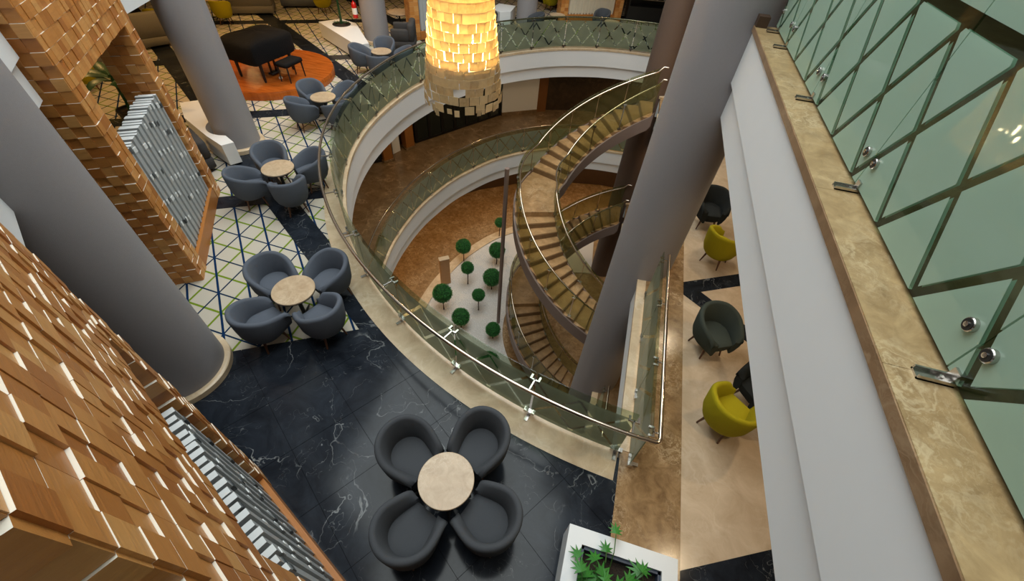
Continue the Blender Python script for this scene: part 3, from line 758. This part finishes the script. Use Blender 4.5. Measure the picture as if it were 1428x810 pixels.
def table(loc, label, r=.292, h=.62, z=.012):
    t = thing('round_table', label, 'table', (loc[0], loc[1], z), .4, 'round marble tables')
    MB().lathe([(r - .004, h - .028), (r, h - .022), (r, h - .004), (r - .004, h)], 48).build('table_top', 'table_marble', t, smooth=30)
    MB().lathe([(r - .006, h - .04), (r - .002, h - .038), (r - .002, h - .028)], 48).build('top_rim', 'dark_metal', t, smooth=30)
    MB().lathe([(.032, .03), (.028, h - .035)], 16).build('pedestal', 'dark_metal', t, smooth=40)
    for k in range(4):
        MB().tube([(0, 0, .06), (.15, 0, .035), (.25, 0, .012)], [.02, .016, .011], 8).build('foot', 'dark_metal', t, smooth=40, M=Matrix.Rotation(k * pi / 2, 4, 'Z'))
def cluster(c, a0, fab, where, rad=.66, skip=(), dirs=('nearest the portal', 'by the glass guard', 'nearest the column', 'toward the walkway'), z=.012, angs=None):
    for k in range(4):
        if k in skip: continue
        a = radians(angs[k] if angs else a0 + 90 * k)
        chair((c[0] + rad * cos(a), c[1] + rad * sin(a)), a + pi, dirs[k], fab, where, z)
    return
cluster((-.81, 1.32), 70, 'fabric_blue_shaded', 'dark blue-grey tub chairs on the dark marble', .555, dirs=('dark blue-grey tub chair on dark marble with its back to the glass guard', 'dark blue-grey tub chair on dark marble facing away from the slat screen, column side', 'dark blue-grey tub chair on dark marble backing onto the big block portal', 'dark blue-grey tub chair on dark marble on the white planter side'))
table((-.81, 1.32), 'round marble-topped table among four dark blue-grey chairs on dark marble')
cluster((-3.87, 3.09), 70, 'fabric_blue', 'blue-grey chairs at the carpet corner', .555, dirs=('blue-grey tub chair at the carpet corner table, pushed against the stone band', 'blue-grey tub chair at the carpet corner table on the portal side', 'blue-grey tub chair at the carpet corner table beside the thick column', 'blue-grey tub chair at the carpet corner table standing on dark marble'))
table((-3.87, 3.09), 'round marble table at the corner of carpet and dark marble')
cluster((-6.05, 5.68), 52, 'fabric_blue', 'blue-grey chairs where two stone bands cross', .575, dirs=('blue-grey tub chair beside the glass guard at the band crossing table', 'blue-grey tub chair at the band crossing table toward the piano stage', 'blue-grey tub chair at the band crossing table beside the slat portal', 'blue-grey tub chair at the band crossing table with its back on the stone band'))
table((-6.05, 5.68), 'round table at the crossing of the dark stone bands')
cluster((-7.05, 8.72), 62, 'fabric_blue', 'blue-grey chairs in front of the piano stage', .575, dirs=('blue-grey tub chair near the piano stage on the guard rail side, back to the planter', 'blue-grey tub chair touching the round piano stage', 'blue-grey tub chair by the piano stage with its back to the grey column', 'blue-grey tub chair by the piano stage against the glass guard'))
table((-7.05, 8.72), 'round table in front of the orange piano stage')
cluster((-7.3, 12.1), 20, 'fabric_blue', 'blue-grey chairs by the tree planter', .6, dirs=('blue-grey tub chair by the tree planter table against the curved guard', 'blue-grey tub chair leaning on the extinguisher column', 'blue-grey tub chair at the tip of the white tree planter', 'blue-grey tub chair by the tree planter table toward the small stone triangle'))
table((-7.3, 12.1), 'round table below the column with the extinguisher')
# aisle chairs
chair((2.12, 4.5), radians(-62), 'dark green tub chair in the side aisle beside the V of dark stone', 'fabric_green')
chair((2.24, 3.22), radians(50), 'yellow tub chair in the side aisle beside a dark seat', 'fabric_yellow')
chair((2.33, 6.65), radians(58), 'yellow tub chair in the aisle beyond the dark stone strip', 'fabric_yellow')
chair((2.17, 7.75), radians(-80), 'black tub chair farthest along the side aisle', 'fabric_black')
chair((2.72, 3.75), radians(215), 'black tub chair facing the yellow one, half under the ledge', 'fabric_black')
chair((2.98, 7.1), radians(215), 'black tub chair facing the farther yellow chair', 'fabric_black')

# ------------------------------------------------------------------ planters and plants
def lobed_leaf(n_l=7, L_=.16):
    # deeply cut hand shaped leaf lying in x (tip) / y, drooping slightly
    out = []
    rim = []
    for k in range(n_l * 2 + 1):
        a = radians(-118 + 236 * k / (n_l * 2)); e = 1 - .45 * (abs(a) / radians(118)) ** 1.5
        r = L_ * e * (1.0 if k % 2 else .42); rim.append((.2 * L_ + r * cos(a), r * sin(a) * .85, -.18 * r * r / L_ - .03 * abs(sin(a)) * r))
    v = [(0, 0, .01)] + rim
    fs = [(0, i, i + 1) for i in range(1, len(rim))]
    k = len(v); v2 = [(x, y, z - .003) for x, y, z in v]
    fs2 = [tuple(j + k for j in reversed(f)) for f in fs]
    return MB().add(v + v2, fs + fs2).mesh('leaf', 'leaf')
LEAF = lobed_leaf()
def square_planter(label, x0, x1, y0, y1, h, z=.012):
    t = thing('planter', label, 'planter', ((x0 + x1) / 2, (y0 + y1) / 2, z)); hx, hy = (x1 - x0) / 2, (y1 - y0) / 2; q = .15
    mb = MB(); mb.box(-hx, hx, hy - q, hy, 0, h); mb.box(-hx, hx, -hy, -hy + q, 0, h); mb.box(-hx, -hx + q, -hy + q, hy - q, 0, h); mb.box(hx - q, hx, -hy + q, hy - q, 0, h)
    mb.build('shell', 'white_paint', t)
    mb = MB(); i = q; b = .03
    mb.box(-hx + i, hx - i, hy - i - b, hy - i, .1, h - .03); mb.box(-hx + i, hx - i, -hy + i, -hy + i + b, .1, h - .03); mb.box(-hx + i, -hx + i + b, -hy + i, hy - i, .1, h - .03); mb.box(hx - i - b, hx - i, -hy + i, hy - i, .1, h - .03)
    mb.build('liner', 'liner', t)
    MB().box(-hx + i + b, hx - i - b, -hy + i + b, hy - i - b, .05, h - .12).build('soil', 'soil', t)
    return t
PX0, PX1, PY0, PY1 = .53, 1.62, .1, 1.35
square_planter('white square planter with leafy plant beside the marble walkway', PX0, PX1, PY0, PY1, .45)
t = thing('leafy_plant', 'bright green plant with deeply lobed leaves growing in the white square planter', 'plant', (1.05, .85, .345))
rg = random.Random(5)
for k in range(60):
    bx, by = rg.uniform(-.3, .32), rg.uniform(-.4, .16); a = rg.uniform(0, 2 * pi); ln = rg.uniform(.08, .2); hz = rg.uniform(.12, .34)
    tx, ty = bx + ln * cos(a), by + ln * sin(a)
    st = MB().tube([(bx, by, -.02), ((bx + tx) / 2, (by + ty) / 2, hz * .65), (tx, ty, hz)], .004, 6).build('stem', 'stem', t)
    M = Matrix.Translation((tx, ty, hz)) @ Matrix.Rotation(a + rg.uniform(-.5, .5), 4, 'Z') @ Matrix.Rotation(rg.uniform(.05, .6), 4, 'Y') @ Matrix.Scale(rg.uniform(.7, 1.05), 4)
    link('leaf', LEAF, t, M)
for bx, by, tx, ty, hz in ((-.12, .18, -.14, .33, .2), (-.06, .2, -.08, .5, .26), (-.22, .1, -.38, .22, .2)):
    MB().tube([(bx, by, -.02), ((bx + tx) / 2, (by + ty) / 2, hz * .8), (tx, ty, hz)], .005, 6).build('stem', 'stem', t)
    link('leaf', LEAF, t, Matrix.Translation((tx, ty, hz)) @ Matrix.Rotation(atan2(ty - by, tx - bx), 4, 'Z') @ Matrix.Rotation(.25, 4, 'Y') @ Matrix.Scale(.75, 4))
def poly_planter(label, poly, h, soil=None, z=.007):
    cx = sum(p[0] for p in poly) / len(poly); cy = sum(p[1] for p in poly) / len(poly)
    t = thing('planter', label, 'planter', (cx, cy, z)); q = [(x - cx, y - cy) for x, y in poly]
    MB().prism([(x * .94, y * .94) for x, y in q], 0, .06).build('plinth', 'dark_metal', t)
    MB().prism(q, .05, h).build('body', 'white_paint', t)
    if soil:
        x, y, r = soil[0] - cx, soil[1] - cy, soil[2]
        MB().lathe([(r, h), (r, h + .012), (r - .03, h + .012), (r - .035, h + .004)], 32, (x, y)).build('rim', 'dark_metal', t)
        MB().lathe([(r - .035, h + .002), (.05, h + .02)], 32, (x, y)).build('soil', 'soil', t)
    return t
poly_planter('white angular planter with a slim tree beside the extinguisher column', [(-10.65, 13.95), (-10.2, 14.6), (-9.5, 14.4), (-8.15, 12.85), (-8.4, 12.5), (-8.75, 12.75)], .5, (-9.85, 14.08, .3))
poly_planter('white angular planter wrapped around the column by the slat portal', [(-9.95, 7.35), (-9.3, 8.0)] + [(-8.19 + .53 * cos(radians(q)), 6.97 + .53 * sin(radians(q))) for q in range(130, 296, 15)] + [(-7.62, 6.32), (-7.75, 6.12), (-8.3, 6.33), (-9.3, 6.8)], .5)
poly_planter('small white planter corner peeking out between portal and thick column', [(-4.15, 1.32), (-4.4, 1.05), (-5.6, .4), (-5.9, .75), (-5.2, 1.0), (-4.75, 1.12), (-4.5, 1.24)], .32)
def bigleaf(L_, w_, droop):
    v = []; n = 8
    for i in range(n + 1):
        s_ = i / n; ww = w_ * sin(pi * min(1, s_ * .97 + .03)) ** .7 * .5; x = L_ * s_; z = .35 * L_ * sin(s_ * pi * .55) - droop * s_ * s_
        v += [(x, -ww, z - .04 * (1 if i else 0)), (x, 0, z), (x, ww, z - .04 * (1 if i else 0))]
    fs = []
    for i in range(n):
        for j in (0, 1): fs.append((i * 3 + j, i * 3 + j + 1, i * 3 + j + 4, i * 3 + j + 3))
    return MB().add(v, fs).mesh('leaf', 'leaf_dark', 60)
BL = [bigleaf(.75, .2, .25), bigleaf(.6, .16, .1)]
def tall_plant(label, x, y, z, h, n, seed, sc_=1., stemm='leaf_dark', lo=.5):
    t = thing('potted_plant', label, 'plant', (x, y, z)); rg = random.Random(seed)
    MB().tube([(0, 0, -.02), (.02, 0, h * .5), (0, .02, h)], [.05, .04, .025], 8).build('stem', stemm, t, smooth=40)
    for k in range(n):
        link('leaf', BL[k % 2], t, Matrix.Translation((0, 0, h * rg.uniform(lo, 1))) @ Matrix.Rotation(k * 2.4 + rg.uniform(-.3, .3), 4, 'Z') @ Matrix.Rotation(rg.uniform(-.5, .1), 4, 'Y') @ Matrix.Scale(sc_ * rg.uniform(.8, 1.1), 4))
    return t
tall_plant('slim green tree rising from the white planter by the extinguisher column', -9.85, 14.08, .53, 2.0, 12, 3, .7, lo=.8)
tall_plant('large-leaved plant in a dark pot seen through the slat portal', -10.9, 6.85, .4, .75, 12, 4, 1.25, lo=.6)
t = thing('plant_pot', 'dark round pot of the large-leaved plant behind the slat portal', 'pot', (-10.9, 6.85, .0))
MB().lathe([(.2, .0), (.27, .36), (.28, .4), (.24, .4), (.235, .36)], 28).build('pot_body', 'dark_metal', t, smooth=40); MB().lathe([(.235, .35), (.02, .385)], 28).build('soil', 'soil', t)
for k, (x, y) in enumerate(((-10.0, 14.02), (-9.72, 14.15))):
    t = thing('small_shrub', ('low green tuft at the outer end of the tree planter soil', 'low green tuft between the slim tree and the extinguisher column')[k], 'plant', (x, y, .52), k, 'tufts in the tree planter')
    for j in range(7): link('leaf', BL[1], t, Matrix.Rotation(j * .9, 4, 'Z') @ Matrix.Rotation(-.3, 4, 'Y') @ Matrix.Scale(.22, 4))

# ------------------------------------------------------------------ piano on its stage
t = thing('piano_stage', 'low round orange wooden stage under the grand piano', 'stage', (-9.98, 10.55, 0))
MB().lathe([(1.66, .0), (1.66, .17), (1.64, .2)], 72).build('skirt', 'stage_wood', t, smooth=40)
for k in range(22):
    y0, y1 = -1.65 + k * .15, -1.65 + (k + 1) * .15 - .004; poly = []
    m0, m1 = (sqrt(max(0, 1.645 ** 2 - y * y)) for y in (y0, y1))
    n_ = 6; poly = [(-m0, y0), (m0, y0)] + [(sqrt(max(0, 1.645 ** 2 - (y0 + (y1 - y0) * i / n_) ** 2)), y0 + (y1 - y0) * i / n_) for i in range(1, n_)] + [(m1, y1), (-m1, y1)] + [(-sqrt(max(0, 1.645 ** 2 - (y1 + (y0 - y1) * i / n_) ** 2)), y1 + (y0 - y1) * i / n_) for i in range(1, n_)]
    if parea(poly) > .01: MB().prism(poly, .19, .206).build('plank', 'stage_wood', t)
pa = radians(-4)
t = thing('grand_piano', 'grand piano under a black cloth cover on the round wooden stage', 'piano', (-9.9, 10.25, .2085), pa); t.scale = (.9, .9, .95)
out_ = [(.62, -.78), (.62, .72), (.5, .8), (-.1, .82), (-.5, .74), (-.66, .5), (-.62, .1), (-.6, -.3), (-.66, -.7), (-.55, -.86), (.5, -.86)]
def rnd_poly(p, it=2):
    for _ in range(it):
        q = []
        for i in range(len(p)):
            a, b = p[i], p[(i + 1) % len(p)]; q += [(a[0] * .75 + b[0] * .25, a[1] * .75 + b[1] * .25), (a[0] * .25 + b[0] * .75, a[1] * .25 + b[1] * .75)]
        p = q
    return p
ro = rnd_poly(out_)
MB().loft([[(x * s_, y * s_, z + .02 * sin(5 * x + 4 * y)) for x, y in ro] for s_, z in ((1.0, .52), (1.03, .62), (1.03, .92), (1.0, 1.0), (.9, 1.06), (.4, 1.12), (.05, 1.13))]).build('cloth_cover', 'black_cloth', t, smooth=50)
for x, y in ((.45, -.62), (.45, .6), (-.48, -.6)):
    MB().tube([(x, y, 0), (x, y, .08), (x, y, .6)], [.03, .04, .055], 10).build('leg', 'black_lacquer', t, smooth=40)
mb = MB(); mb.box(.22, .28, -.12, -.09, .08, .55); mb.box(.22, .28, .09, .12, .08, .55); mb.bevbox(.16, .34, -.17, .17, .03, .09, .015); mb.build('pedal_lyre', 'black_lacquer', t)
t = thing('piano_bench', 'black padded piano bench beside the covered piano', 'bench', (-9.05, 10.2, .2085), radians(-4))
MB().bevbox(-.2, .2, -.34, .34, .38, .5, .04).build('seat', 'black_cloth', t, smooth=50)
for x in (-.15, .15):
    for y in (-.28, .28): MB().tube([(x * 1.05, y * 1.05, 0), (x, y, .4)], [.016, .024], 8).build('leg', 'black_lacquer', t)
tag(MB().lathe([(.03, 0), (.05, .01), (.05, .04), (.03, .06)], 14).build('floor_socket', 'pale_label'), 'small white socket lying on the stage by the bench', 'socket').location = (-9.35, 10.05, .206)

# ------------------------------------------------------------------ sofas and the far seating
def sofa(label, x, y, rz, w_, d_, fab, hb=.78, arms=True, z=.006):
    t = thing('sofa', label, 'sofa', (x, y, z), rz)
    MB().bevbox(-d_ / 2, d_ / 2, -w_ / 2, w_ / 2, .06, .3, .03).build('base', fab, t, smooth=50)
    MB().bevbox(-d_ / 2, -d_ / 2 + .2, -w_ / 2, w_ / 2, .28, hb, .05).build('backrest', fab, t, smooth=50)
    if arms:
        for s_ in (-1, 1): MB().bevbox(-d_ / 2 + .15, d_ / 2, s_ * (w_ / 2 - .08) - .08, s_ * (w_ / 2 - .08) + .08, .28, hb - .15, .04).build('arm', fab, t, smooth=50)
    n = max(1, round((w_ - .3) / .7))
    for k in range(n):
        a = -w_ / 2 + .16 + k * (w_ - .32) / n; MB().bevbox(-d_ / 2 + .2, d_ / 2 + .01, a + .005, a + (w_ - .32) / n - .005, .29, .45, .04).build('cushion', fab, t, smooth=50)
    for sx in (-1, 1):
        for sy in (-1, 1): MB().box(sx * (d_ / 2 - .08) - .02, sx * (d_ / 2 - .08) + .02, sy * (w_ / 2 - .08) - .02, sy * (w_ / 2 - .08) + .02, 0, .07).build('leg', 'dark_metal', t)
    return t
sofa('grey sofa with its back to the crossing stone bands behind the piano', -14.45, 15.3, radians(122), 1.5, .85, 'fabric_grey', 1.0)
sofa('blue-grey sofa beyond the grey one behind the piano', -13.4, 17.0, radians(122), 1.7, .85, 'fabric_blue', .85)
sofa('dark grey sofa tucked between slat portal and white planter', -8.42, 5.86, radians(-118), .85, .62, 'fabric_darkgrey', .66)
sofa('dark grey sofa beyond the extinguisher column', -7.75, 14.45, radians(200), .9, .75, 'fabric_darkgrey', .8)
sofa('black-grey low sofa behind the slat screen of the portal', -9.6, 5.35, radians(30), 1.2, .8, 'fabric_darkgrey', .6)
sofa('long grey sofa in the lounge behind the piano column', -14.9, 10.9, radians(150), 2.2, .9, 'fabric_grey', .95)
sofa('grey sofa seen through the opening of the slat portal', -14.6, 8.75, radians(150), 1.2, .9, 'fabric_grey', .95)
chair((-14.35, 13.75), radians(120), 'yellow tub chair behind the piano beside the grey sofa', 'fabric_yellow', z=.0)
chair((-12.2, 16.5), radians(95), 'yellow tub chair beyond the crossing of stone bands at the top of the lounge', 'fabric_yellow', z=.0)
chair((-13.5, 7.85), radians(150), 'yellow tub chair seen through the opening of the slat portal', 'fabric_yellow', z=.0)
chair((-15.4, 12.1), radians(140), 'yellow tub chair beside the column, behind the long grey sofa', 'fabric_yellow', z=.0)
table((-15.0, 14.1), 'round table between yellow chair and grey sofa', z=.0); table((-8.65, 15.95), 'round table lit golden beyond the extinguisher column', r=.42, z=.0)
chair((-8.0, 16.7), radians(215), 'blue-grey tub chair at the golden table next to the far portal', 'fabric_blue', z=.0)
for k, (x, y, rz, lb) in enumerate(((-4.0, 17.9, 200, 'dark blue-grey tub chair right behind the far guard rail beside the far column'), (-1.7, 19.6, 250, 'dark blue-grey tub chair in front of the cream slat portal'), (-5.9, 18.0, 40, 'dark blue-grey tub chair between far portal and far column'))):
    chair((x, y), radians(rz), lb, 'fabric_blue_shaded', z=.0)
table((-3.3, 18.6), 'round table behind the far guard rail by the far column', z=.0); table((-1.2, 18.8), 'round table behind the far guard rail by the cream slats', z=.0)
chair((-4.2, 21.6), radians(240), 'yellow tub chair behind the cream slat portal', 'fabric_yellow', z=.0)
poly_planter('white angular planter around the far column', [(-6.0, 18.6), (-5.9, 19.4), (-5.2, 19.4), (-5.15, 18.5), (-5.5, 18.2)], .5)

# fire extinguisher on its column
t = thing('fire_extinguisher', 'red fire extinguisher with white label hung on the grey column', 'extinguisher', (-9.28, 14.13, .75))
MB().lathe([(.03, 0), (.075, .015), (.08, .04), (.08, .38), (.06, .44), (.025, .47), (.025, .5)], 24).build('cylinder', 'red_paint', t, smooth=40)
MB().lathe([(.081, .12), (.0815, .12), (.0815, .3), (.081, .3)], 24, caps=False).build('label_sticker', 'pale_label', t)
mb = MB(); mb.box(-.02, .09, -.012, .012, .5, .52); mb.box(-.02, .08, -.012, .012, .535, .55); mb.build('handle', 'dark_metal', t)
MB().tube([(.03, 0, .51), (.1, .02, .45), (.1, .02, .15)], .012, 8).build('hose', 'dark_metal', t)
MB().box(-.02, .02, .06, .16, .2, .3).build('wall_bracket', 'dark_metal', t)
mb = MB(); mb.box(-.12, .12, -.004, .004, 0, .34); o = mb.build('safety_sign', 'pale_label'); o.location = (-9.15, 14.17, 1.35); o.rotation_euler = (0, 0, radians(-35)); tag(o, 'small pale sign above the fire extinguisher on the column', 'sign')

# lit display cabinet beyond the staircase
t = thing('display_cabinet', 'black display cabinet with lit glass shelves beyond the far guard rail', 'cabinet', (.05, 22.0, 0), radians(12))
mb = MB(); mb.box(-.9, .9, .5, .6, 0, 1.5); mb.box(-.9, -.84, 0, .5, 0, 1.5); mb.box(.84, .9, 0, .5, 0, 1.5); mb.box(-.84, .84, 0, .5, 0, .55); mb.box(-.9, .9, 0, .6, 1.5, 1.56); mb.build('carcass', 'black_lacquer', t)
for z in (.8, 1.1): MB().box(-.84, .84, .05, .5, z, z + .015).build('shelf', 'steel', t)
MB().box(-.8, .8, .1, .14, 1.46, 1.49).build('lamp_strip', 'cabinet_lamp', t)
for k in range(5): MB().lathe([(.05, 0), (.06, .1), (.02, .14), (.02, .2)], 12, (-.6 + k * .3, .25), M=Matrix.Translation((0, 0, .815))).build('jar', 'steel', t)

# ------------------------------------------------------------------ shell chandelier
HX, HY = -3.09, 7.92
t = thing('chandelier', 'tall tapered chandelier of glowing square shell tiles hanging over the void', 'chandelier', (HX, HY, 0))
def cr(z): return .36 + (.76 - .36) * ((5.2 - z) / 3.6) ** 1.15 if z < 5.2 else .36
rg = random.Random(9); nt_ = 24
def tile_mesh(w_, h_, c=.006):
    mb = MB(); mb.box(-w_ / 2, w_ / 2, -.002, .002, -h_, 0); return mb.mesh('shell_tile', 'capiz')
TM = [tile_mesh(.165, .158), tile_mesh(.14, .15), tile_mesh(.18, .165), tile_mesh(.12, .13)]
zr = 1.62; rows = 0
while rows < 11:
    ztop = zr + .155; r = cr(zr)
    for k in range(nt_):
        a = 2 * pi * (k + .5 * (rows % 2)) / nt_ + rg.uniform(-.02, .02)
        if rows == 0 and rg.random() < .35: continue
        if rows in (1, 2) and rg.random() < .06: continue
        wsc = 2 * pi * r / nt_ / .165 * rg.uniform(.88, 1.0)
        drop = rg.uniform(-.05, .03) if rows == 0 else rg.uniform(-.006, .006)
        M = Matrix.Translation((r * cos(a), r * sin(a), ztop + drop)) @ Matrix.Rotation(a + pi / 2 + rg.uniform(-.12, .12), 4, 'Z') @ Matrix.Rotation(rg.uniform(.03, .12), 4, 'X') @ Matrix.Diagonal((wsc, 1, 1, 1))
        link('shell_tile', TM[0 if rg.random() < .7 else rg.randrange(3)], t, M)
    zr += .142; rows += 1
for k in range(26):
    a = rg.uniform(0, 2 * pi); r = cr(1.62) + .005; M = Matrix.Translation((r * cos(a), r * sin(a), 1.66 + rg.uniform(-.04, .05))) @ Matrix.Rotation(a + pi / 2, 4, 'Z') @ Matrix.Rotation(rg.uniform(0, .15), 4, 'X') @ Matrix.Diagonal((rg.uniform(.5, .9), 1, rg.uniform(.7, 1.1), 1))
    link('shell_tile', TM[3], t, M)
up_ = MB()
while zr < 5.2:
    r = cr(zr)
    for k in range(nt_):
        a = 2 * pi * (k + .5 * (rows % 2)) / nt_; ww = pi * r / nt_ * 1.02
        M = Matrix.Translation((r * cos(a), r * sin(a), zr + .155)) @ Matrix.Rotation(a + pi / 2, 4, 'Z') @ Matrix.Rotation(.06, 4, 'X')
        up_.box(-ww, ww, -.002, .002, -.158, 0, M)
    zr += .142; rows += 1
tag(up_.build('shell_tiles', 'capiz', t), kind='stuff')
for z in (2.36, 3.2, 4.2, 5.3): MB().lathe([(cr(z) - .05, z), (cr(z) - .03, z + .02), (cr(z) - .06, z + .02), (cr(z) - .08, z)], 40, caps=False).build('hoop', 'brass', t, smooth=40)
MB().lathe([(cr(2.3) - .03, 2.3), (cr(2.3) - .03, 2.315)], 40).build('diffuser_plate', 'pale_lit_top', t)
MB().tube([(0, 0, 2.32), (0, 0, 12.5)], .02, 8).build('suspension_rod', 'dark_metal', t)
for k in range(6):
    z = 2.5 + (k // 2) * .85; a = k * 2.4
    x, y = .22 * cos(a), .22 * sin(a)
    MB().lathe([(.005, z), (.04, z + .03), (.05, z + .08), (.03, z + .13), (.015, z + .16)], 14, (x, y)).build('light_bulb', 'bulb', t, smooth=60)
for z, e in ((2.62, 55), (3.3, 60), (4.2, 50)):
    o = point('chandelier_lamp', (HX, HY, z), e * 2.3, (1, .85, .44), .12)
point('chandelier_lamp', (HX, HY, 2.05), 5, (1, .78, .5), .1)
